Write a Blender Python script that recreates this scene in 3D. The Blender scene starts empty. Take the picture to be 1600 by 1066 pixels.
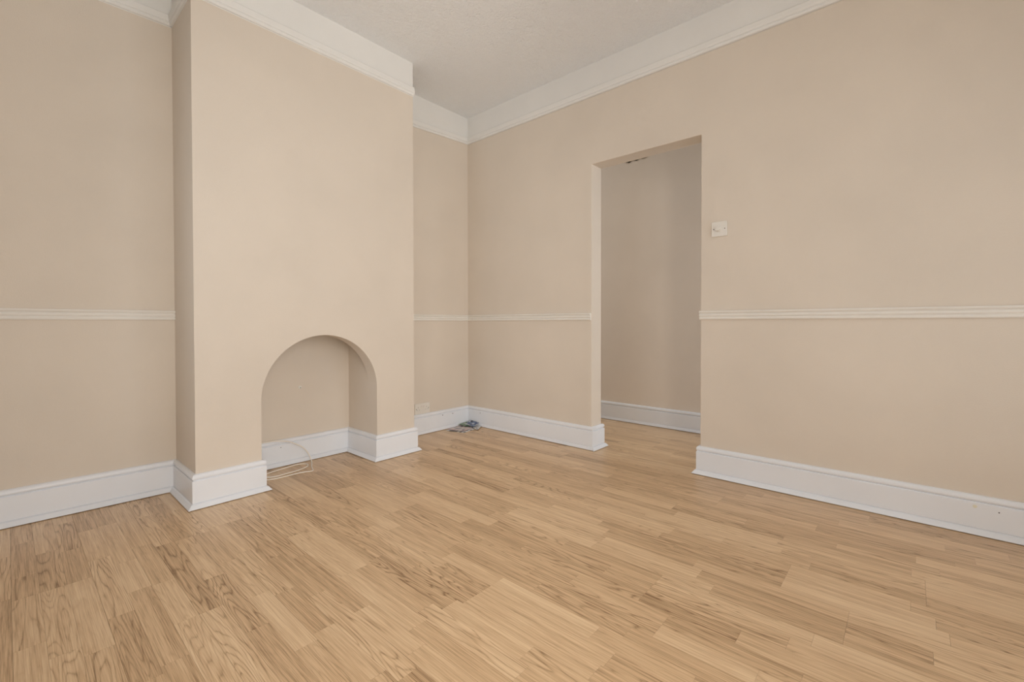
import bpy, bmesh, math, random
from mathutils import Vector, Matrix

S = bpy.context.scene
COL = S.collection
random.seed(7)

# ------------------------------------------------------------------ camera, light, exposure
F_PX = 702.07
YAW, PITCH, ROLL = 0.8447, -0.0127, -0.0016
CAM = Vector((-2.7393, -2.9565, 0.9))
fw = Vector((math.sin(YAW), math.cos(YAW), 0)); rt = Vector((math.cos(YAW), -math.sin(YAW), 0)); up = Vector((0, 0, 1))
fw2 = fw*math.cos(PITCH) + up*math.sin(PITCH); up2 = up*math.cos(PITCH) - fw*math.sin(PITCH)
rt3 = rt*math.cos(ROLL) + up2*math.sin(ROLL); up3 = up2*math.cos(ROLL) - rt*math.sin(ROLL)
cd = bpy.data.cameras.new('camera'); cam = bpy.data.objects.new('camera', cd); COL.objects.link(cam)
m = Matrix((rt3, up3, -fw2)).transposed().to_4x4(); m.translation = CAM
cam.matrix_world = m
cd.sensor_width = 36; cd.lens = F_PX/1600*36; cd.shift_y = -(533-513.45)/1600
cd.clip_start = 0.02
S.camera = cam

S.view_settings.view_transform = 'Standard'; S.view_settings.look = 'None'
S.view_settings.gamma = 1; S.view_settings.use_curve_mapping = False
S.view_settings.exposure = -0.22

W = bpy.data.worlds.new('sky'); S.world = W; W.use_nodes = True
bg = W.node_tree.nodes['Background']; bg.inputs[0].default_value = (0.80, 0.88, 1.0, 1); bg.inputs[1].default_value = 1.0

def area(name, loc, rot, sx, sy, power, col):
    l = bpy.data.lights.new(name, 'AREA'); l.shape = 'RECTANGLE'; l.size = sx; l.size_y = sy
    l.energy = power; l.color = col
    o = bpy.data.objects.new(name, l); COL.objects.link(o); o.location = loc; o.rotation_euler = rot
    return o
# overcast daylight from the window behind the camera; the other lamps are added fill
XL, YF = -3.05, -3.80           # left wall, window wall
area('window_daylight', (-1.50, YF-0.45, 1.10), (math.radians(90), 0, 0), 2.2, 1.7, 18, (0.90, 0.96, 1.0))
# added angled lamps outside the flat window; left one warms the right wall
area('angled_fill_left', (-2.75, YF-0.25, 1.00), (math.radians(90), 0, math.radians(-52)), 0.9, 1.6, 66, (1.0, 0.94, 0.85))
area('angled_fill_right', (-0.30, YF-0.25, 1.00), (math.radians(90), 0, math.radians(40)), 0.9, 1.9, 10, (0.93, 0.97, 1.0))
area('side_fill', (XL-0.40, -1.30, 1.30), (math.radians(76), 0, math.radians(-90)), 1.5, 1.9, 13, (0.92, 0.97, 1.0))  # added fill from the left, lifts the chimney side
area('hall_fill', (0.56, YF-0.25, 1.3), (math.radians(90), 0, 0), 0.7, 1.9, 26, (0.93, 0.97, 1.0))  # added fill to brighten the hall from its near end
area('hall_end_fill', (0.56, 1.55, 1.75), (math.radians(90), 0, math.radians(180)), 0.7, 1.1, 34, (0.95, 0.98, 1.0))  # second added fill, from the hall's far end

# ------------------------------------------------------------------ measured room (metres)
ZC = 2.7116; ZP = 2.480; HS = 0.165; T = 0.018; TF = 0.0205
XC0, XC1, YC, SC = -2.1336, -0.8362, -0.3555, 0.0089      # chimney breast
A0, A1, YA, ATOP = -1.8342, -1.1315, 0.0177, 0.829        # arched niche
YL, SL = 0.0149, 0.0385                                    # left alcove plane
D0, D1, TW, ZD = -1.2747, -2.0226, 0.130, 2.011            # doorway
XH = 0.994; YH = 1.2
ZR0 = 0.917
def ych(x): return YC + SC*(x-XC0)
def yal(x): return YL + SL*(XC0-x)

# ------------------------------------------------------------------ materials
def mat(name, col=(.8, .8, .8), rough=.5, spec=.5, bump=None, bscale=200, bstr=.1, metal=0):
    M = bpy.data.materials.new(name); M.use_nodes = True
    N = M.node_tree.nodes; L = M.node_tree.links; b = N['Principled BSDF']
    b.inputs['Base Color'].default_value = (*col, 1); b.inputs['Roughness'].default_value = rough
    b.inputs['Specular IOR Level'].default_value = spec; b.inputs['Metallic'].default_value = metal
    if bump:
        g = N.new('ShaderNodeNewGeometry')
        n = N.new('ShaderNodeTexNoise'); n.inputs['Scale'].default_value = bscale; n.inputs['Detail'].default_value = 4
        L.new(g.outputs['Position'], n.inputs['Vector'])
        bp = N.new('ShaderNodeBump'); bp.inputs['Strength'].default_value = bstr; bp.inputs['Distance'].default_value = bump
        L.new(n.outputs['Fac'], bp.inputs['Height']); L.new(bp.outputs['Normal'], b.inputs['Normal'])
        # faint unevenness of the coat
        n2 = N.new('ShaderNodeTexNoise'); n2.inputs['Scale'].default_value = 2.3; n2.inputs['Detail'].default_value = 5
        L.new(g.outputs['Position'], n2.inputs['Vector'])
        mr = N.new('ShaderNodeMapRange'); mr.inputs[1].default_value = .3; mr.inputs[2].default_value = .7
        mr.inputs[3].default_value = .97; mr.inputs[4].default_value = 1.03
        L.new(n2.outputs['Fac'], mr.inputs[0])
        mx = N.new('ShaderNodeMix'); mx.data_type = 'RGBA'; mx.blend_type = 'MULTIPLY'; mx.inputs[0].default_value = 1
        mx.inputs[6].default_value = (*col, 1)
        L.new(mr.outputs[0], mx.inputs[7]); L.new(mx.outputs[2], b.inputs['Base Color'])
    return M
M_WALL = mat('beige_emulsion', (.735, .650, .555), .75, .25, bump=.002, bscale=230, bstr=.35)
M_WHITE = mat('white_emulsion', (.83, .81, .775), .8, .2, bump=.003, bscale=140, bstr=.4)
M_GLOSS = mat('white_gloss_paint', (.84, .86, .90), .32, .5, bump=.001, bscale=60, bstr=.25)
M_CREAM = mat('cream_eggshell_paint', (.85, .81, .75), .4, .5, bump=.001, bscale=60, bstr=.2)
M_PLAST = mat('white_plastic', (.78, .735, .665), .3, .5)
M_SCREW = mat('screw_metal', (.18, .15, .12), .4, .5, metal=.6)
M_DARK = mat('dark_slot', (.05, .045, .04), .6)
M_PIN = mat('shuttered_pin_slot', (.42, .40, .37), .5)
M_CABLE = mat('cream_cable_sheath', (.94, .88, .79), .4)
M_FRAME = mat('white_window_frame', (.82, .82, .8), .35)
M_SLAB = mat('dark_underlay', (.10, .065, .035), .9)
M_FILL = mat('pale_filler', (.80, .76, .68), .8)
M_FLAKE = mat('flaked_paint', (.66, .57, .45), .8)

def ceiling_mat():
    M = bpy.data.materials.new('textured_ceiling_paint'); M.use_nodes = True
    N = M.node_tree.nodes; L = M.node_tree.links; b = N['Principled BSDF']
    b.inputs['Base Color'].default_value = (.91, .91, .905, 1); b.inputs['Roughness'].default_value = .85
    b.inputs['Specular IOR Level'].default_value = .2
    g = N.new('ShaderNodeNewGeometry')
    n = N.new('ShaderNodeTexNoise'); n.inputs['Scale'].default_value = 38; n.inputs['Detail'].default_value = 5; n.inputs['Distortion'].default_value = 1.6
    v = N.new('ShaderNodeTexNoise'); v.inputs['Scale'].default_value = 150; v.inputs['Detail'].default_value = 2
    L.new(g.outputs['Position'], n.inputs['Vector']); L.new(g.outputs['Position'], v.inputs['Vector'])
    a = N.new('ShaderNodeMath'); a.operation = 'MULTIPLY_ADD'; a.inputs[1].default_value = .5
    L.new(v.outputs['Fac'], a.inputs[0]); L.new(n.outputs['Fac'], a.inputs[2])
    bp = N.new('ShaderNodeBump'); bp.inputs['Strength'].default_value = .9; bp.inputs['Distance'].default_value = .009
    L.new(a.outputs[0], bp.inputs['Height']); L.new(bp.outputs['Normal'], b.inputs['Normal'])
    return M
M_CEIL = ceiling_mat()

def wood_mat():
    M = bpy.data.materials.new('oak_laminate'); M.use_nodes = True
    N = M.node_tree.nodes; L = M.node_tree.links; b = N['Principled BSDF']
    def nd(t, **k):
        n = N.new(t)
        for a, v in k.items(): setattr(n, a, v)
        return n
    def math_(op, a, b_=None, c=None, clamp=False):
        n = nd('ShaderNodeMath', operation=op); n.use_clamp = clamp
        for i, x in enumerate((a, b_, c)):
            if x is None: continue
            if isinstance(x, (int, float)): n.inputs[i].default_value = x
            else: L.new(x, n.inputs[i])
        return n.outputs[0]
    g = nd('ShaderNodeNewGeometry'); at = nd('ShaderNodeAttribute', attribute_name='pid')
    sp = nd('ShaderNodeSeparateXYZ'); L.new(g.outputs['Position'], sp.inputs[0])
    sa = nd('ShaderNodeSeparateXYZ'); L.new(at.outputs['Vector'], sa.inputs[0])
    R1, R2, R3 = sa.outputs[0], sa.outputs[1], sa.outputs[2]
    def coords(sx, sy, k):
        c = nd('ShaderNodeCombineXYZ')
        L.new(math_('MULTIPLY', sp.outputs[0], sx), c.inputs[0])
        L.new(math_('MULTIPLY', sp.outputs[1], sy), c.inputs[1])
        L.new(math_('MULTIPLY_ADD', R1, k, R2), c.inputs[2])
        return c.outputs[0]
    # growth rings: contour lines of a field stretched along the strip
    n1 = nd('ShaderNodeTexNoise'); n1.inputs['Scale'].default_value = 1; n1.inputs['Detail'].default_value = 1.2; n1.inputs['Roughness'].default_value = .4
    L.new(coords(18, 1.4, 90), n1.inputs['Vector'])
    nw = nd('ShaderNodeTexNoise'); nw.inputs['Scale'].default_value = 1; nw.inputs['Detail'].default_value = 2
    L.new(coords(60, 9, 50), nw.inputs['Vector'])
    field = math_('MULTIPLY_ADD', nw.outputs['Fac'], .06, n1.outputs['Fac'])
    freq = math_('MULTIPLY_ADD', R3, 14, 10)
    fr = math_('FRACT', math_('MULTIPLY', field, freq))
    ring = math_('SUBTRACT', 1.0, math_('ABSOLUTE', math_('MULTIPLY_ADD', fr, 2.0, -1.0)))  # 0..1 triangle
    ring = math_('POWER', ring, 3.6)
    # pores / fine straight grain
    n2 = nd('ShaderNodeTexNoise'); n2.inputs['Scale'].default_value = 1; n2.inputs['Detail'].default_value = 3; n2.inputs['Roughness'].default_value = .65
    L.new(coords(420, 7, 40), n2.inputs['Vector'])
    n3 = nd('ShaderNodeTexNoise'); n3.inputs['Scale'].default_value = 1; n3.inputs['Detail'].default_value = 3
    L.new(coords(75, 1.6, 70), n3.inputs['Vector'])
    # strength of the ring figure differs from strip to strip
    ringamp = math_('MULTIPLY_ADD', math_('MAXIMUM', math_('SUBTRACT', R2, .35), 0.0), .70, .07)
    dark = math_('MULTIPLY', ring, ringamp)
    f2 = nd('ShaderNodeMapRange'); f2.inputs[1].default_value = .38; f2.inputs[2].default_value = .66; f2.inputs[3].default_value = 0; f2.inputs[4].default_value = .40
    L.new(n2.outputs['Fac'], f2.inputs[0])
    f3 = nd('ShaderNodeMapRange'); f3.inputs[1].default_value = .3; f3.inputs[2].default_value = .75; f3.inputs[3].default_value = 0; f3.inputs[4].default_value = .34
    L.new(n3.outputs['Fac'], f3.inputs[0])
    tone = math_('MULTIPLY_ADD', R1, .32, -.12)
    k = math_('ADD', math_('ADD', dark, f2.outputs[0]), math_('ADD', f3.outputs[0], tone), clamp=True)
    cr = nd('ShaderNodeValToRGB'); e = cr.color_ramp.elements
    e[0].position = 0; e[0].color = (.87, .65, .415, 1)
    e[1].position = 1; e[1].color = (.27, .150, .068, 1)
    e2 = cr.color_ramp.elements.new(.42); e2.color = (.69, .47, .275, 1)
    L.new(k, cr.inputs[0]); L.new(cr.outputs[0], b.inputs['Base Color'])
    rr = math_('MULTIPLY_ADD', k, .10, .30); L.new(rr, b.inputs['Roughness'])
    b.inputs['Specular IOR Level'].default_value = .5
    bp = nd('ShaderNodeBump'); bp.inputs['Strength'].default_value = .25; bp.inputs['Distance'].default_value = .0006
    L.new(k, bp.inputs['Height']); bp.invert = True; L.new(bp.outputs['Normal'], b.inputs['Normal'])
    return M
M_WOOD = wood_mat()

def glass_mat():
    M = bpy.data.materials.new('window_glass'); M.use_nodes = True
    N = M.node_tree.nodes; L = M.node_tree.links; N.remove(N['Principled BSDF'])
    t = N.new('ShaderNodeBsdfTransparent'); g = N.new('ShaderNodeBsdfGlossy'); g.inputs['Roughness'].default_value = .02
    f = N.new('ShaderNodeFresnel'); f.inputs[0].default_value = 1.45; x = N.new('ShaderNodeMixShader')
    L.new(f.outputs[0], x.inputs[0]); L.new(t.outputs[0], x.inputs[1]); L.new(g.outputs[0], x.inputs[2])
    L.new(x.outputs[0], N['Material Output'].inputs[0])
    return M
M_GLASS = glass_mat()

# ------------------------------------------------------------------ helpers
def obj(name, bm, m_, parent=None, smooth=False, label=None, kind=None, cat=None, group=None, fix=True):
    if fix: bmesh.ops.recalc_face_normals(bm, faces=bm.faces)
    me = bpy.data.meshes.new(name); bm.to_mesh(me); bm.free()
    me.materials.append(m_)
    if smooth:
        for p in me.polygons: p.use_smooth = True
    o = bpy.data.objects.new(name, me); COL.objects.link(o)
    if parent: o.parent = parent
    if label: o['label'] = label
    if kind: o['kind'] = kind
    if cat: o['category'] = cat
    if group: o['group'] = group
    return o
def box(bm, x0, x1, y0, y1, z0, z1, bev=0):
    v = [bm.verts.new(p) for p in ((x0,y0,z0),(x1,y0,z0),(x1,y1,z0),(x0,y1,z0),(x0,y0,z1),(x1,y0,z1),(x1,y1,z1),(x0,y1,z1))]
    fs = [bm.faces.new([v[i] for i in q]) for q in ((3,2,1,0),(4,5,6,7),(0,1,5,4),(1,2,6,5),(2,3,7,6),(3,0,4,7))]
    if bev:
        es = list({e for f in fs for e in f.edges})
        bmesh.ops.bevel(bm, geom=es, offset=bev, segments=2, affect='EDGES', profile=.5)
    return v
def prism(bm, loop0, loop1, caps=True):
    a = [bm.verts.new(p) for p in loop0]; b = [bm.verts.new(p) for p in loop1]; n = len(a)
    for i in range(n): bm.faces.new((a[i], a[(i+1) % n], b[(i+1) % n], b[i]))
    if caps: bm.faces.new(a[::-1]); bm.faces.new(b)
def bx(x0, x1, y0, y1, z0, z1, bev=0):
    bm = bmesh.new(); box(bm, x0, x1, y0, y1, z0, z1, bev); return bm
def quadprism(pts, z0, z1):           # vertical prism over plan polygon
    bm = bmesh.new(); prism(bm, [(x, y, z0) for x, y in pts], [(x, y, z1) for x, y in pts]); return bm
def empty(name, loc, label, cat, kind=None, group=None):
    o = bpy.data.objects.new(name, None); COL.objects.link(o); o.location = loc; o.empty_display_size = .1
    o['label'] = label
    if cat: o['category'] = cat
    if kind: o['kind'] = kind
    if group: o['group'] = group
    return o
def cyl(bm, c, axis, r, h, n=20, r2=None, rot=0):
    ax = Vector(axis).normalized(); u = ax.orthogonal().normalized(); w = ax.cross(u); c = Vector(c); r2 = r if r2 is None else r2
    la = [c + (u*math.cos(2*math.pi*i/n)+w*math.sin(2*math.pi*i/n))*r for i in range(n)]
    lb = [c + ax*h + (u*math.cos(2*math.pi*i/n)+w*math.sin(2*math.pi*i/n))*r2 for i in range(n)]
    prism(bm, la, lb)

def sweep(path, prof, z0s=None, closed=False):
    """mitred lengths of a moulding along a plan path (room on the right-hand side); returns one bmesh per segment"""
    n = len(path); P = [Vector(p) for p in path]
    dirs = [(P[i+1]-P[i]).normalized() for i in range(n-1)]
    nor = [Vector((d.y, -d.x)) for d in dirs]
    def off(i, d):
        if i == 0: return P[0] + nor[0]*d
        if i == n-1: return P[-1] + nor[-1]*d
        a, b = nor[i-1], nor[i]
        return P[i] + (a+b)*(d/(1+a.dot(b)))
    out = []
    for i in range(n-1):
        pr = prof[i] if isinstance(prof[0], list) else prof
        za = z0s[i] if z0s else 0; zb = z0s[i+1] if z0s else 0
        bm = bmesh.new()
        l0 = []; l1 = []
        for d, z in pr:
            q = off(i, d); l0.append((q.x, q.y, z+za)); q = off(i+1, d); l1.append((q.x, q.y, z+zb))
        prism(bm, l0, l1); out.append(bm)
    return out

# ------------------------------------------------------------------ room shell
wr = obj('wall_right', None or (lambda: (lambda bm: (prism(bm,
      [(0, y, z) for y, z in ((YF,-.012),(D1,-.012),(D1,ZD),(D0,ZD),(D0,-.012),(YH,-.012),(YH,ZP),(YF,ZP))],
      [(TW, y, z) for y, z in ((YF,-.012),(D1,-.012),(D1,ZD),(D0,ZD),(D0,-.012),(YH,-.012),(YH,ZP),(YF,ZP))]), bm)[1])(bmesh.new()))(),
      M_WALL, kind='structure', label='beige right-hand wall with an open doorway to the hall')
bv = wr.modifiers.new('bevel', 'BEVEL'); bv.width = .004; bv.segments = 2; bv.limit_method = 'ANGLE'
obj('frieze', bx(0, TW, YF, YH, ZP, ZC), M_WHITE, wr, label='white painted band above the picture rail')

wbl = obj('wall_back_left', quadprism([(XL-.1, yal(XL)), (XC0, yal(XC0)), (XC0, .25), (XL-.1, .25)], -.012, ZP), M_WALL, kind='structure', label='beige wall of the alcove left of the chimney breast')
obj('frieze', quadprism([(XL-.1, yal(XL)), (XC0, yal(XC0)), (XC0, .25), (XL-.1, .25)], ZP, ZC), M_WHITE, wbl, label='white painted band above the picture rail')
bm = bmesh.new(); prism(bm, [(XC1,0,-.012),(0,0,-.012),(0,0,2.483),(XC1,0,2.440)], [(XC1,.25,-.012),(0,.25,-.012),(0,.25,2.483),(XC1,.25,2.440)])
wbr = obj('wall_back_right', bm, M_WALL, kind='structure', label='beige wall of the narrow alcove between chimney breast and right wall')
bm = bmesh.new(); prism(bm, [(XC1,0,2.440),(0,0,2.483),(0,0,ZC),(XC1,0,ZC)], [(XC1,.25,2.440),(0,.25,2.483),(0,.25,ZC),(XC1,.25,ZC)])
obj('frieze', bm, M_WHITE, wbr, label='white painted band above the picture rail')

# chimney breast with an arched niche
cb = bmesh.new()
BT = 0.105                        # thickness of the arched front
R = (A1-A0)/2; XM = (A0+A1)/2; ZS = ATOP-R
arch = [(XM+R*math.cos(math.pi-math.pi*i/40), ZS+R*math.sin(math.pi*i/40)) for i in range(41)]
outl = [(XC0, -.012), (A0, -.012)] + arch + [(A1, -.012), (XC1, -.012), (XC1, ZP), (XC0, ZP)]
# front, with the arch cut out; built as strips so that every face stays planar and convex
def face(pts): return cb.faces.new([cb.verts.new(p) for p in pts])
def chp(x, z, dy=0): return (x, ych(x)+dy, z)
def strip(poly):
    face([chp(x, z) for x, z in poly]); face([chp(x, z, BT) for x, z in poly][::-1])
strip([(XC0,-.012),(A0,-.012),(A0,ZS),(XC0,ZS)]); strip([(A1,-.012),(XC1,-.012),(XC1,ZS),(A1,ZS)])
strip([(XC0,ZS),(A0,ZS),(A0,ZP),(XC0,ZP)]); strip([(A1,ZS),(XC1,ZS),(XC1,ZP),(A1,ZP)])
for i in range(40):
    (xa, za), (xb, zb) = arch[i], arch[i+1]
    strip([(xa,za),(xb,zb),(xb,ZP),(xa,ZP)])
edge = [(A0,-.012)] + arch + [(A1,-.012)]
for (xa, za), (xb, zb) in zip(edge, edge[1:]): face([chp(xa,za), chp(xb,zb), chp(xb,zb,BT), chp(xa,za,BT)])
ZN = 0.93
# sides, niche box, outer skin
face([(XC0, ych(XC0), -.012), (XC0, ych(XC0), ZP), (XC0, .2, ZP), (XC0, .2, -.012)])
face([(XC1, ych(XC1), -.012), (XC1, ych(XC1), ZP), (XC1, .2, ZP), (XC1, .2, -.012)])
face([(A0, ych(A0)+BT, -.012), (A0, ych(A0)+BT, ZN), (A0, YA, ZN), (A0, YA, -.012)])
face([(A1, ych(A1)+BT, -.012), (A1, ych(A1)+BT, ZN), (A1, YA, ZN), (A1, YA, -.012)])
face([(A0, YA, -.012), (A1, YA, -.012), (A1, YA, ZN), (A0, YA, ZN)])
face([(A0, ych(A0)+BT, ZN), (A1, ych(A1)+BT, ZN), (A1, YA, ZN), (A0, YA, ZN)])
face([(XC0, .2, -.012), (XC1, .2, -.012), (XC1, .2, ZP), (XC0, .2, ZP)])
face([(XC0, ych(XC0), ZP), (XC1, ych(XC1), ZP), (XC1, .2, ZP), (XC0, .2, ZP)])
bmesh.ops.remove_doubles(cb, verts=cb.verts, dist=1e-5)
chim = obj('chimney_breast', cb, M_WALL, kind='structure', label='beige chimney breast projecting from the back wall with a low arched niche', fix=False)
bm = bmesh.new(); prism(bm, [(XC0,ych(XC0),ZP),(XC1,ych(XC1),ZP),(XC1,.2,ZP),(XC0,.2,ZP)], [(XC0,ych(XC0),ZC),(XC1,ych(XC1),ZC),(XC1,.2,ZC),(XC0,.2,ZC)])
obj('frieze', bm, M_WHITE, chim, label='white painted band above the picture rail')
bm = bmesh.new(); cyl(bm, (-1.4714, YA-.0015, .483), (0, 1, 0), .011, .003, 12)
o = obj('filler_spot', bm, M_FILL, chim, label='pale filler spot in the niche back')
bm = bmesh.new(); cyl(bm, (-1.469, YA-.0022, .478), (0, 1, 0), .003, .003, 10); obj('nail_hole', bm, M_DARK, chim)

LY0, LY1, LZ1 = -2.10, -0.50, 2.25
bm = bmesh.new()
for a in ((YF, LY0, -.012, ZP), (LY1, .06, -.012, ZP), (LY0, LY1, -.012, .30), (LY0, LY1, LZ1, ZP)): box(bm, XL-.1, XL, *a)
wl = obj('wall_left', bm, M_WALL, kind='structure', label='beige left-hand wall with an added window opening')
obj('frieze', bx(XL-.1, XL, YF, .06, ZP, ZC), M_WHITE, wl)
bm = bmesh.new()
for a, b in ((LY0, LY0+.06), (LY1-.06, LY1), (-1.33, -1.27)): box(bm, XL-.09, XL-.04, a, b, .30, LZ1)
for a, b in ((.30, .36), (LZ1-.06, LZ1), (1.30, 1.35)): box(bm, XL-.087, XL-.043, LY0, LY1, a, b)
w2 = obj('added_window_left', bm, M_FRAME, kind='structure', label='white framed window added in the left wall for side fill')  # unseen window, put in as the opening for the side fill
for a, b in ((LY0+.06, -1.33), (-1.27, LY1-.06)):
    for z0, z1 in ((.36, 1.30), (1.35, LZ1-.06)): obj('pane', bx(XL-.067, XL-.063, a, b, z0, z1), M_GLASS, w2)
# window wall behind the camera
WX0, WX1, WZ0, WZ1 = -2.95, -0.15, .22, 2.30
bm = bmesh.new()
for a in ((XL-.1, WX0, YF-.2, YF, -.012, ZC), (WX1, .13, YF-.2, YF, -.012, ZC), (WX0, WX1, YF-.2, YF, -.012, WZ0), (WX0, WX1, YF-.2, YF, WZ1, ZC)): box(bm, *a)
obj('wall_front', bm, M_WALL, kind='structure', label='beige wall with the window')
bm = bmesh.new(); w = .06
fy0, fy1 = YF-.14, YF-.08
for a in ((WX0, WX0+w), (WX1-w, WX1), ((WX0+WX1)/2-w/2-.35, (WX0+WX1)/2+w/2-.35), ((WX0+WX1)/2-w/2+.35, (WX0+WX1)/2+w/2+.35)): box(bm, *a, fy0, fy1, WZ0, WZ1)
for z in (WZ0, WZ1-w, 1.62): box(bm, WX0, WX1, fy0+.005, fy1-.005, z, z+w)
win = obj('window_1', bm, M_FRAME, kind='structure', label='white framed window with three lights')
for k in range(3):
    xs = [WX0+w, -1.85-w/2, -1.15-w/2, WX1-w]
    a = WX0+w if k == 0 else (WX0+WX1)/2+(-.35 if k == 1 else .35)+w/2
    b = WX1-w if k == 2 else (WX0+WX1)/2+(-.35 if k == 0 else .35)-w/2
    for z0, z1 in ((WZ0+w, 1.62), (1.62+w, WZ1-w)):
        obj('pane', bx(a, b, YF-.112, YF-.108, z0, z1), M_GLASS, win)
obj('window_sill', bx(WX0-.04, WX1+.04, YF-.08, YF+.05, WZ0-.03, WZ0+.0, .004), M_GLOSS, win)

# hall beyond the doorway
obj('wall_hall_right', bx(XH, XH+.1, YF-.2, YH+.1, -.012, ZC), mat('hall_emulsion', (.80, .71, .615), .75, .25, bump=.002, bscale=230, bstr=.35), kind='structure', label='pale beige hall wall seen through the doorway')  # base colour a little paler than the room walls
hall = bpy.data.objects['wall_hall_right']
bm = bmesh.new()
rr = random.Random(3)
for k in range(16):
    y = -1.03 - .2*k/15; r = .010+.010*rr.random(); z = ZD + .343 - .005*rr.random()
    vs = [bm.verts.new((XH-.0015, y+r*math.cos(t*math.pi/4)*(.7+.6*rr.random()), z - .01*math.sin(k*1.1)+r*.8*math.sin(t*math.pi/4))) for t in range(8)]
    bm.faces.new(vs)
obj('flaked_paint', bm, M_FLAKE, hall, label='ragged patch of flaking paint')
bm = bmesh.new()
for a in ((TW, .2, -.012, ZC), (.92, XH, -.012, ZC), (.2, .92, -.012, 1.1), (.2, .92, 2.4, ZC)): box(bm, a[0], a[1], YH, YH+.1, a[2], a[3])
obj('wall_hall_back', bm, M_WALL, kind='structure', label='end wall of the hall')
bm = bmesh.new()
for a, b in ((.2, .25), (.87, .92)): box(bm, a, b, YH+.02, YH+.07, 1.1, 2.4)
for a, b in ((1.1, 1.15), (2.35, 2.4), (1.72, 1.76)): box(bm, .25, .87, YH+.022, YH+.068, a, b)
w3 = obj('added_window_hall', bm, M_FRAME, kind='structure', label='small white window added at the far end of the hall for fill')  # made-up opening for the far hall fill, out of view
obj('pane', bx(.25, .87, YH+.043, YH+.047, 1.15, 1.72), M_GLASS, w3); obj('pane', bx(.25, .87, YH+.043, YH+.047, 1.76, 2.35), M_GLASS, w3)
bm = bmesh.new()
for a in ((TW, .2), (.92, XH)): box(bm, *a, YF-.2, YF, -.012, ZC)
box(bm, .2, .92, YF-.2, YF, 2.3, ZC)
obj('wall_hall_front', bm, M_WALL, kind='structure', label='front wall of the hall')
d = bmesh.new()
for a in ((.2, .3, 0.005, 2.3), (.82, .92, 0.005, 2.3)): box(d, a[0], a[1], YF-.12, YF-.08, a[2], a[3])
for z0, z1 in ((.005, .25), (.95, 1.08), (2.18, 2.3)): box(d, .3, .82, YF-.118, YF-.082, z0, z1)
dr = obj('added_hall_door', d, M_FRAME, kind='structure', label='glazed front door added at the end of the hall for fill')  # unseen glazed door, added so the near hall fill can enter
obj('pane', bx(.3, .82, YF-.102, YF-.098, .25, .95), M_GLASS, dr); obj('pane', bx(.3, .82, YF-.102, YF-.098, 1.08, 2.18), M_GLASS, dr)

ce = obj('ceiling', bx(XL-.1, XH+.1, YF-.2, YH+.1, ZC, ZC+.1), M_CEIL, kind='structure', label='off-white ceiling with a stippled texture')

# ------------------------------------------------------------------ floor: laminate strips
fl = obj('floor', bx(XL-.1, XH+.1, YF-.2, YH+.1, -.05, -.0102), M_SLAB, kind='structure', label='pale oak laminate floor laid in staggered strips')
SW = .0641; X00 = -1.006
def project(x, y, z=0):
    v = Vector((x, y, z))-CAM; d_ = v.dot(fw2)
    if d_ < .05: return None
    return 800+F_PX*v.dot(rt3)/d_, 513.45-F_PX*v.dot(up3)/d_
known = {26: [-.605, -1.13], 22: [-.745, -1.012], 21: [-1.319], 20: [-1.319], 19: [-1.52], 10: [-1.176, -1.661], 12: [-1.861], 15: [-1.67],
         14: [-1.866], 17: [-1.67], 4: [-2.134], 8: [-2.347], 9: [-2.276], 0: [-2.82], 1: [-2.82, -3.008], 2: [-2.82], -1: [-1.918, -2.631],
         -2: [-2.631], -3: [-2.631], -9: [-2.097], -8: [-2.097], -7: [-2.097], 3: [-2.755], 16: [-2.0], 13: [-1.45]}
tones = {(26, -.605): .95, (22, -.745): .05, (20, -1.319): .1, (21, -1.319): .1, (19, -1.52): .9, (10, -1.661): .85, (10, -1.176): .15, (12, -1.861): .2, (8, -2.347): .8, (4, -2.134): .8, (-1, -1.918): .75}
strips = []
k0 = int(math.floor((X00-XH)/SW)); k1 = int(math.ceil((X00-XL)/SW))
brd = random.Random(21)
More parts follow.
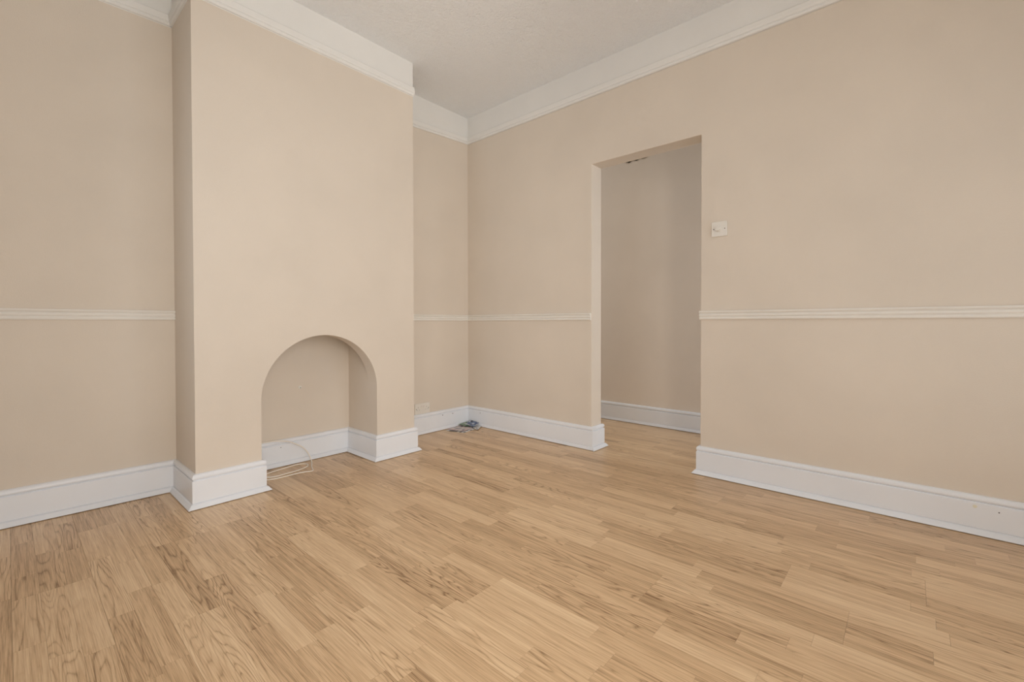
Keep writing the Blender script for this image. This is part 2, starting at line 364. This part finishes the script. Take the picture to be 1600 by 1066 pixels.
for kb in range(math.floor(k0/3), math.ceil(k1/3)+1):
    # long joints shared by the three strips of one board
    known_b = [y for y in (-2.82,) if kb == 0] + [y for y in (-2.631,) if kb == -1] + [y for y in (-2.097,) if kb == -3]
    base = known_b[0] if known_b else -brd.random()*1.29
    ends = sorted({round(base+1.285*n, 4) for n in range(-6, 7)}, reverse=True)
    for k in range(kb*3, kb*3+3):
        xr = X00 - SW*k; xl = xr-SW
        if xl > XH or xr < XL: continue
        kn = known.get(k, [])
        cuts = set(kn)
        for e in ends:
            if all(abs(e-q) > .12 for q in kn): cuts.add(e)
        cuts = sorted(cuts | {YH, YF-.01}, reverse=True)
        full = [cuts[0]]
        for a, b in zip(cuts, cuts[1:]):
            L_ = a-b; n = max(1, round(L_/(.34+.16*brd.random())))
            if n > 1:
                ws = [1+.5*(brd.random()-.5) for _ in range(n)]; s = sum(ws); acc = a
                for w_ in ws[:-1]:
                    acc -= L_*w_/s; full.append(acc)
            full.append(b)
        full = [y for y in full if YF-.02 < y <= YH+.001]
        for a, b in zip(full, full[1:]):
            if a-b < .02: continue
            t = brd.random()
            for (kk, yy), v in tones.items():
                if kk == k and abs(yy-a) < .002: t = v
            gx0 = .0003 if k % 3 == 2 else .00018; gx1 = .0003 if k % 3 == 0 else .00018
            ge = .0006 if any(abs(a-e) < .003 for e in ends) else .0003
            q = []
            for x, y in ((xl, a), (xr, a), (xr, b), (xl, b)):
                p_ = project(x, y); q.append(p_)
            ar = 0
            if all(q):
                vis = any(0 <= u <= 1600 and 0 <= v_ <= 1066 for u, v_ in q + [((q[0][0]+q[2][0])/2, (q[0][1]+q[2][1])/2)])
                if vis:
                    ar = abs(sum(q[i][0]*q[(i+1) % 4][1]-q[(i+1) % 4][0]*q[i][1] for i in range(4)))/2
                    if (q[0][0]+q[2][0])/2 < -100 or (xl > .0 and not D1-.6 < (a+b)/2 < D0+1.2): ar = 0
            strips.append((ar, max(xl, XL-.02)+gx0, min(xr, XH+.02)-gx1, b+ge/2, a-ge/2, (t, brd.random(), brd.random())))
strips.sort(key=lambda s: -s[0])
def strip_box(bm, s):
    lay = bm.faces.layers.float_vector.get('pid') or bm.faces.layers.float_vector.new('pid')
    v0 = len(bm.faces)
    box(bm, s[1], s[2], s[3], s[4], -.010, 0)
    bm.faces.ensure_lookup_table()
    for f in bm.faces[v0:]: f[lay] = s[5]
for s in strips[:300]:
    bm = bmesh.new(); strip_box(bm, s); obj('plank', bm, M_WOOD, fl)
bm = bmesh.new()
for s in strips[300:]: strip_box(bm, s)
obj('plank_infill', bm, M_WOOD, fl, kind='stuff', label='remaining oak laminate strips near and beyond the walls')

# ------------------------------------------------------------------ skirting boards
G = .0035
def skp(foot, h=HS):
    return [(0,G),(0,h),(.007,h),(.013,h-.003),(.017,h-.009),(.0180,h-.017),(.0165,h-.023),(.0125,h-.0265),(.0105,h-.0272),(.0105,h-.0295),(.0160,h-.0300),(.0180,h-.0325),(.0180,.0285),(.0150,.0275),(.0150,.0262),
            (.0195,.0255),(.0180+foot*.40,.0215),(.0180+foot*.72,.0125),(.0180+foot*.92,.0075),(.0180+foot,.0060),(.0180+foot,G)]
full = skp(TF); slim = skp(.007)
pathA = [(XL, YF), (XL, yal(XL)), (XC0, yal(XC0)), (XC0, ych(XC0)), (A0, ych(A0)), (A0, YA), (A1, YA), (A1, ych(A1)), (XC1, ych(XC1)), (XC1, 0), (0, 0), (0, D0), (TW, D0), (TW, YH)]
namesA = ['baseboard_left', 'baseboard_alcove_left', 'baseboard_chimney_left', 'baseboard_chimney_front_left', 'baseboard_niche_left', 'baseboard_niche_back', 'baseboard_niche_right',
          'baseboard_chimney_front_right', 'baseboard_chimney_right', 'baseboard_alcove_right', 'baseboard_right_far', 'baseboard_doorway_far', 'baseboard_hall_far']
profA = [full]*9 + [slim, slim, full, full]
lab = ['white skirting board along the left wall', 'white skirting board in the alcove left of the chimney breast', 'white skirting return on the left side of the chimney breast',
       'short white skirting board on the chimney breast left of the arch', 'white skirting return on the left inside of the niche', 'white skirting board across the back of the arched niche with a cord over it', 'white skirting return on the right inside of the niche',
       'short white skirting board on the chimney breast right of the arch', 'white skirting return on the right side of the chimney breast', 'white skirting board under the double socket in the narrow alcove',
       'white skirting board between the corner and the doorway', 'small white skirting return wrapping the far doorway edge', 'white skirting board on the hall side']
BB = {}
for nme, bm, lb in zip(namesA, sweep(pathA, profA), lab): BB[nme] = obj(nme, bm, M_GLOSS, kind='structure', label=lb)
pathB = [(TW, YF), (TW, D1), (0, D1), (0, YF), (XL, YF)]
for nme, bm, lb in zip(['baseboard_hall_near', 'baseboard_doorway_near', 'baseboard_right_near', 'baseboard_front'], sweep(pathB, full),
        ['white skirting board on the hall side', 'white skirting return on the near doorway edge', 'long white skirting board right of the doorway below the dimmer switch', 'white skirting board below the window']):
    BB[nme] = obj(nme, bm, M_GLOSS, kind='structure', label=lb)
obj('baseboard_hall_right', sweep([(XH, YH), (XH, YF)], skp(.008))[0], M_GLOSS, kind='structure', label='white skirting board in the hall seen through the doorway')
# screws and marks in the skirting
def dot(name, par, c, ax, r, m_=M_DARK, label=None):
    bm = bmesh.new(); cyl(bm, c, ax, r, .0012, 10); return obj(name, bm, m_, par, label=label)
dot('screw_hole', BB['baseboard_alcove_right'], (-.309, -.0188, .1245), (0, 1, 0), .004)
dot('screw_hole', BB['baseboard_alcove_right'], (-.198, -.0188, .1228), (0, 1, 0), .004)
dot('screw_hole', BB['baseboard_alcove_right'], (-.70, -.0188, .115), (0, 1, 0), .003)
dot('yellow_stain', BB['baseboard_right_near'], (-.0188, -3.165, .118), (1, 0, 0), .007, mat('yellow_stain', (.80, .77, .62), .5), 'small yellow stain')
dot('screw_hole', BB['baseboard_right_near'], (-.0188, -3.235, .110), (1, 0, 0), .0025)
dot('screw_hole', BB['baseboard_niche_back'], (-1.60, YA-.0188, .118), (0, 1, 0), .0025)
dot('screw_hole', BB['baseboard_right_far'], (-.0188, -.17, .118), (1, 0, 0), .003)

# ------------------------------------------------------------------ dado rails
dado = [(0,0),(.008,0),(.0125,.003),(.0145,.008),(.0125,.0125),(.0085,.015),(.0085,.017),(.014,.0195),(.0170,.025),(.0150,.031),(.0095,.034),(.0095,.0355),(.016,.0385),(.0205,.0445),(.0180,.0500),(.012,.0515),(0,.0515)]
dado = [(d_, z+ZR0) for d_, z in dado]
tn = [1]
def trim(path, prof, label, m_=M_CREAM, zs=None):
    for bm in sweep(path, prof, zs):
        obj('trim_%d' % tn[0], bm, m_, kind='structure', label=label); tn[0] += 1
trim([(XL, yal(XL)), (XC0, yal(XC0))], dado, 'cream ribbed dado rail in the alcove left of the chimney breast')
trim([(XC1, 0), (0, 0)], dado, 'cream ribbed dado rail in the narrow alcove above the socket')
trim([(0, 0), (0, D0+.004)], dado, 'cream ribbed dado rail between the corner and the doorway')
trim([(0, D1+.004), (0, YF)], dado, 'long cream ribbed dado rail right of the doorway')
trim([(XL, YF), (XL, LY0-.02)], dado, 'cream ribbed dado rail on the left wall before the added window')
trim([(XL, LY1+.02), (XL, yal(XL))], dado, 'cream ribbed dado rail on the left wall beyond the added window')
trim([(0, YF), (WX1+.02, YF)], dado, 'cream ribbed dado rail beside the window, right')
trim([(WX0-.02, YF), (XL, YF)], dado, 'cream ribbed dado rail beside the window, left')
# ------------------------------------------------------------------ picture rails
pic = [(0,0),(.007,0),(.0105,.003),(.0125,.009),(.0120,.013),(.0085,.0155),(.0085,.0185),(.0130,.0210),(.0160,.0300),(.0175,.0440),(.0185,.0500),(.0150,.0560),(.0060,.0600),(0,.0600)]
trim([(XL, YF), (XL, yal(XL))], pic, 'white picture rail on the left wall', M_WHITE, [ZP, ZP])
trim([(XL, yal(XL)), (XC0, yal(XC0))], pic, 'white picture rail in the alcove left of the chimney breast', M_WHITE, [ZP+.004, ZP+.004])
trim([(XC0, yal(XC0)), (XC0, ych(XC0))], pic, 'white picture rail on the left side of the chimney breast', M_WHITE, [ZP+.004]*2)
trim([(XC0, ych(XC0)), (XC1, ych(XC1))], pic, 'white picture rail across the chimney breast', M_WHITE, [ZP+.004, ZP+.004])
trim([(XC1, ych(XC1)), (XC1, 0)], pic, 'white picture rail on the right side of the chimney breast', M_WHITE, [ZP, ZP])
trim([(XC1, 0), (0, 0)], pic, 'slightly sloping white picture rail in the narrow alcove', M_WHITE, [2.438, 2.481])
trim([(0, 0), (0, YF)], pic, 'long white picture rail along the right wall above the doorway', M_WHITE, [2.481, 2.481])
trim([(0, YF), (XL, YF)], pic, 'white picture rail above the window', M_WHITE, [ZP, ZP])

# ------------------------------------------------------------------ pendant lamp added out of view, above the frame, as warm fill
pl_ = empty('fill_pendant', (-1.35, -2.45, ZC), 'round white paper pendant lamp added out of view as warm fill', 'lamp')
def child(name, bm, m_, par, label=None, smooth=False):      # geometry given in world space, stored relative to its parent
    o_ = obj(name, bm, m_, par, label=label, smooth=smooth)
    base = Vector((0, 0, 0)); q = par
    while q: base += q.location; q = q.parent
    o_.data.transform(Matrix.Translation(-base)); return o_
bm = bmesh.new(); cyl(bm, (-1.35, -2.45, ZC), (0, 0, -1), .05, .03, 24, .035); child('ceiling_rose', bm, M_PLAST, pl_)
bm = bmesh.new(); cyl(bm, (-1.35, -2.45, ZC-.03), (0, 0, -1), .003, .16, 8); child('flex', bm, M_PLAST, pl_)
M_LAMP = mat('fill_pendant_shade', (.9, .85, .75), .8); b_ = M_LAMP.node_tree.nodes['Principled BSDF']
b_.inputs['Emission Color'].default_value = (1, .88, .72, 1); b_.inputs['Emission Strength'].default_value = 1.3
bm = bmesh.new(); bmesh.ops.create_uvsphere(bm, u_segments=32, v_segments=16, radius=.18, matrix=Matrix.Translation((-1.35, -2.45, ZC-.36))); child('paper_shade', bm, M_LAMP, pl_, smooth=True)

# ------------------------------------------------------------------ dimmer switch
yc_, zc_ = -2.127, 1.4385
sw = empty('dimmer_switch', (0, yc_, zc_), 'square white dimmer switch on the wall right of the doorway', 'switch')
def child(name, bm, m_, par, label=None, smooth=False):      # geometry given in world space, stored relative to its parent
    o_ = obj(name, bm, m_, par, label=label, smooth=smooth)
    base = Vector((0, 0, 0)); q = par
    while q: base += q.location; q = q.parent
    o_.data.transform(Matrix.Translation(-base)); return o_
child('switch_plate', bx(-.0085, -.0002, yc_-.043, yc_+.043, zc_-.043, zc_+.043, .0022), M_PLAST, sw)
bm = bmesh.new(); cyl(bm, (-.0084, yc_+.006, zc_+.001), (-1, 0, 0), .0185, .0035, 32, .0175); cyl(bm, (-.0119, yc_+.006, zc_+.001), (-1, 0, 0), .0150, .0150, 32, .0132)
bmesh.ops.bevel(bm, geom=[e for e in bm.edges if all(v.co.x < -.026 for v in e.verts)], offset=.002, segments=2, affect='EDGES')
child('dimmer_knob', bm, M_PLAST, sw)
for s in (-1, 1):
    bm = bmesh.new(); cyl(bm, (-.0084, yc_+s*.0302, zc_), (-1, 0, 0), .0033, .0008, 14, .003); child('screw', bm, M_SCREW, sw, 'dull metal screw')

# ------------------------------------------------------------------ double socket
sx, sz = -.511, .2085
so = empty('double_socket', (sx, 0, sz), 'white double power socket just above the skirting in the narrow alcove', 'socket')
child('socket_plate', bx(sx-.073, sx+.073, -.0095, -.0002, sz-.043, sz+.043, .0025), M_PLAST, so)
for s in (-1, 1):
    r_ = child('rocker_switch', bx(sx+s*.0115-.006, sx+s*.0115+.006, -.0125, -.0094, sz+.004, sz+.024, .001), M_PLAST, so)
    cxx = sx+s*.042
    for dx, dz, w_, h_ in ((0, .012, .004, .008), (-.011, -.009, .0063, .004), (.011, -.009, .0063, .004)):
        child('pin_slot', bx(cxx+dx-w_/2, cxx+dx+w_/2, -.0098, -.0090, sz+dz-h_/2, sz+dz+h_/2), M_PIN, so)
    bm = bmesh.new(); cyl(bm, (sx+s*.0603, -.0094, sz), (0, -1, 0), .0034, .0009, 14, .003); child('screw', bm, M_SCREW, so, 'dull metal screw')
    child('switch_mark', bx(sx+s*.0115-.003, sx+s*.0115+.003, -.0129, -.0124, sz+.0195, sz+.0215), mat('red_mark', (.45, .12, .1), .5), r_, 'tiny red mark')

# ------------------------------------------------------------------ white cord looped on the floor of the niche
def tube(pts, r, n=8, sub=8):
    P = [Vector(p) for p in pts]; C = []
    for i in range(len(P)-1):
        p0 = P[max(i-1, 0)]; p1 = P[i]; p2 = P[i+1]; p3 = P[min(i+2, len(P)-1)]
        for j in range(sub):
            t = j/sub
            C.append(.5*((2*p1)+(p2-p0)*t+(2*p0-5*p1+4*p2-p3)*t*t+(3*p1-p0-3*p2+p3)*t**3))
    C.append(P[-1])
    bm = bmesh.new(); rings = []; u = Vector((0, 0, 1))
    for i, c in enumerate(C):
        d_ = (C[min(i+1, len(C)-1)]-C[max(i-1, 0)]).normalized()
        s = d_.cross(u)
        if s.length < .05: s = d_.cross(Vector((1, 0, 0)))
        s.normalize(); w_ = s.cross(d_)
        rings.append([bm.verts.new(c+(s*math.cos(2*math.pi*k/n)+w_*math.sin(2*math.pi*k/n))*r) for k in range(n)])
    for a, b in zip(rings, rings[1:]):
        for k in range(n): bm.faces.new((a[k], a[(k+1) % n], b[(k+1) % n], b[k]))
    bm.faces.new(rings[0][::-1]); bm.faces.new(rings[-1])
    return bm
r = .0033
pts = [(-1.740, -.004, .1685), (-1.69, -.010, .1690), (-1.644, -.022, .1700), (-1.591, -.032, .162), (-1.557, -.036, .150), (-1.524, -.038, .132), (-1.488, -.040, .108), (-1.464, -.042, .082), (-1.447, -.045, .055), (-1.437, -.050, .028),
       (-1.437, -.066, .008), (-1.455, -.110, r+.001), (-1.478, -.159, r), (-1.500, -.222, r), (-1.507, -.241, r), (-1.524, -.246, r), (-1.556, -.232, r), (-1.611, -.225, r), (-1.677, -.226, r), (-1.726, -.222, r), (-1.760, -.205, r), (-1.776, -.160, r), (-1.765, -.115, r),
       (-1.714, -.095, r), (-1.640, -.075, r), (-1.576, -.063, r), (-1.538, -.052, r), (-1.505, -.058, r), (-1.480, -.085, r), (-1.482, -.118, r), (-1.512, -.149, r), (-1.575, -.173, r), (-1.649, -.184, r+.001), (-1.703, -.194, r+.003), (-1.742, -.180, r+.004), (-1.770, -.150, r+.004), (-1.772, -.09, r)]
obj('cord', tube(pts, r), M_CABLE, smooth=True, cat='cord', label='loose cream cord looped on the floor inside the arched niche')

# ------------------------------------------------------------------ leaflets in the corner
def print_mat(name, cols, scale=(9, 14), seed=0):
    M = bpy.data.materials.new(name); M.use_nodes = True; N = M.node_tree.nodes; L = M.node_tree.links; b = N['Principled BSDF']
    tc = N.new('ShaderNodeUVMap'); mp = N.new('ShaderNodeMapping'); mp.inputs['Scale'].default_value = (scale[0], scale[1], 1); mp.inputs['Location'].default_value = (seed, seed*1.7, 0)
    v = N.new('ShaderNodeTexVoronoi'); v.distance = 'CHEBYCHEV'; v.inputs['Scale'].default_value = 1; v.inputs['Randomness'].default_value = .55
    cr = N.new('ShaderNodeValToRGB'); cr.color_ramp.interpolation = 'CONSTANT'; sp = N.new('ShaderNodeSeparateColor')
    L.new(tc.outputs[0], mp.inputs[0]); L.new(mp.outputs[0], v.inputs['Vector']); L.new(v.outputs['Color'], sp.inputs[0]); L.new(sp.outputs[0], cr.inputs[0])
    e = cr.color_ramp.elements; e[0].color = (*cols[0], 1); e[0].position = 0; e[1].color = (*cols[-1], 1); e[1].position = (len(cols)-1)/len(cols)
    for i, c in enumerate(cols[1:-1]):
        q = e.new((i+1)/len(cols)); q.color = (*c, 1)
    L.new(cr.outputs[0], b.inputs['Base Color']); b.inputs['Roughness'].default_value = .35
    return M
WHT = (.75, .74, .72)
def leaflet(corner, m_, label, zf, nx=10, ny=8, th=.0012):
    (ax, ay), (bx_, by), (cx_, cy_), (dx_, dy_) = corner
    bm = bmesh.new(); uvl = bm.loops.layers.uv.new('UVMap'); top = []; bot = []; uv = {}
    for i in range(nx+1):
        rt_ = []; rb = []
        for j in range(ny+1):
            u, v = i/nx, j/ny
            x = (ax*(1-u)+bx_*u)*(1-v)+(dx_*(1-u)+cx_*u)*v; y = (ay*(1-u)+by*u)*(1-v)+(dy_*(1-u)+cy_*u)*v; z = zf(u, v)
            a = bm.verts.new((x, y, z+th)); b = bm.verts.new((x, y, z)); uv[a] = (u, v); uv[b] = (u, v); rt_.append(a); rb.append(b)
        top.append(rt_); bot.append(rb)
    for i in range(nx):
        for j in range(ny):
            bm.faces.new((top[i][j], top[i+1][j], top[i+1][j+1], top[i][j+1])); bm.faces.new((bot[i][j+1], bot[i+1][j+1], bot[i+1][j], bot[i][j]))
    for i in range(nx):
        bm.faces.new((bot[i][0], bot[i+1][0], top[i+1][0], top[i][0])); bm.faces.new((top[i][ny], top[i+1][ny], bot[i+1][ny], bot[i][ny]))
    for j in range(ny):
        bm.faces.new((top[0][j], top[0][j+1], bot[0][j+1], bot[0][j])); bm.faces.new((bot[nx][j], bot[nx][j+1], top[nx][j+1], top[nx][j]))
    for f in bm.faces:
        for l in f.loops: l[uvl].uv = uv[l.vert]
    return obj('leaflet', bm, m_, cat='leaflet', label=label, group='leaflets dropped in the corner', smooth=True)
leaflet([(-.315, -.060), (-.150, -.034), (-.090, -.205), (-.262, -.232)], print_mat('print_newsprint', [WHT, (.62, .60, .58), (.15, .14, .14), WHT], (6, 9), 2),
        'white leaflet with a dark edge lying flat, lowest of the pile in the corner', lambda u, v: .0010+.002*math.sin(v*3)*u)
leaflet([(-.110, -.125), (-.045, -.040), (-.028, -.190), (-.135, -.262)], print_mat('print_pale', [WHT, (.70, .66, .62), (.30, .28, .27)], (5, 7), 5),
        'creased pale leaflet under the navy one in the corner', lambda u, v: .0050+.007*u*abs(math.sin(v*4)))
leaflet([(-.285, -.048), (-.105, -.030), (-.085, -.180), (-.250, -.208)], print_mat('print_pink', [(.66, .44, .42), (.72, .60, .57), (.62, .50, .48), (.30, .25, .26), (.70, .66, .62)], (5, 8), 1),
        'pinkish printed leaflet on the left of the pile in the corner', lambda u, v: .0065+.012*max(0, u-.55)*(1-v)+.004*math.sin(u*5)*v)
leaflet([(-.150, -.034), (-.050, -.030), (-.060, -.130), (-.135, -.130)], print_mat('print_green', [(.10, .22, .12), (.22, .36, .20), (.50, .56, .40), (.08, .13, .08)], (4, 6), 3),
        'green printed leaflet at the back of the pile in the corner', lambda u, v: .0175+.006*u*(1-v)+.004*(1-v))
leaflet([(-.120, -.085), (-.032, -.055), (-.028, -.165), (-.118, -.190)], print_mat('print_navy', [(.07, .10, .20), (.16, .22, .34), (.50, .54, .62), (.05, .06, .10), (.55, .57, .60)], (4, 4), 4),
        'navy and white leaflet with a lifted corner on the right of the pile', lambda u, v: .0255+.020*u*u*(1-.3*v)-.004*v)
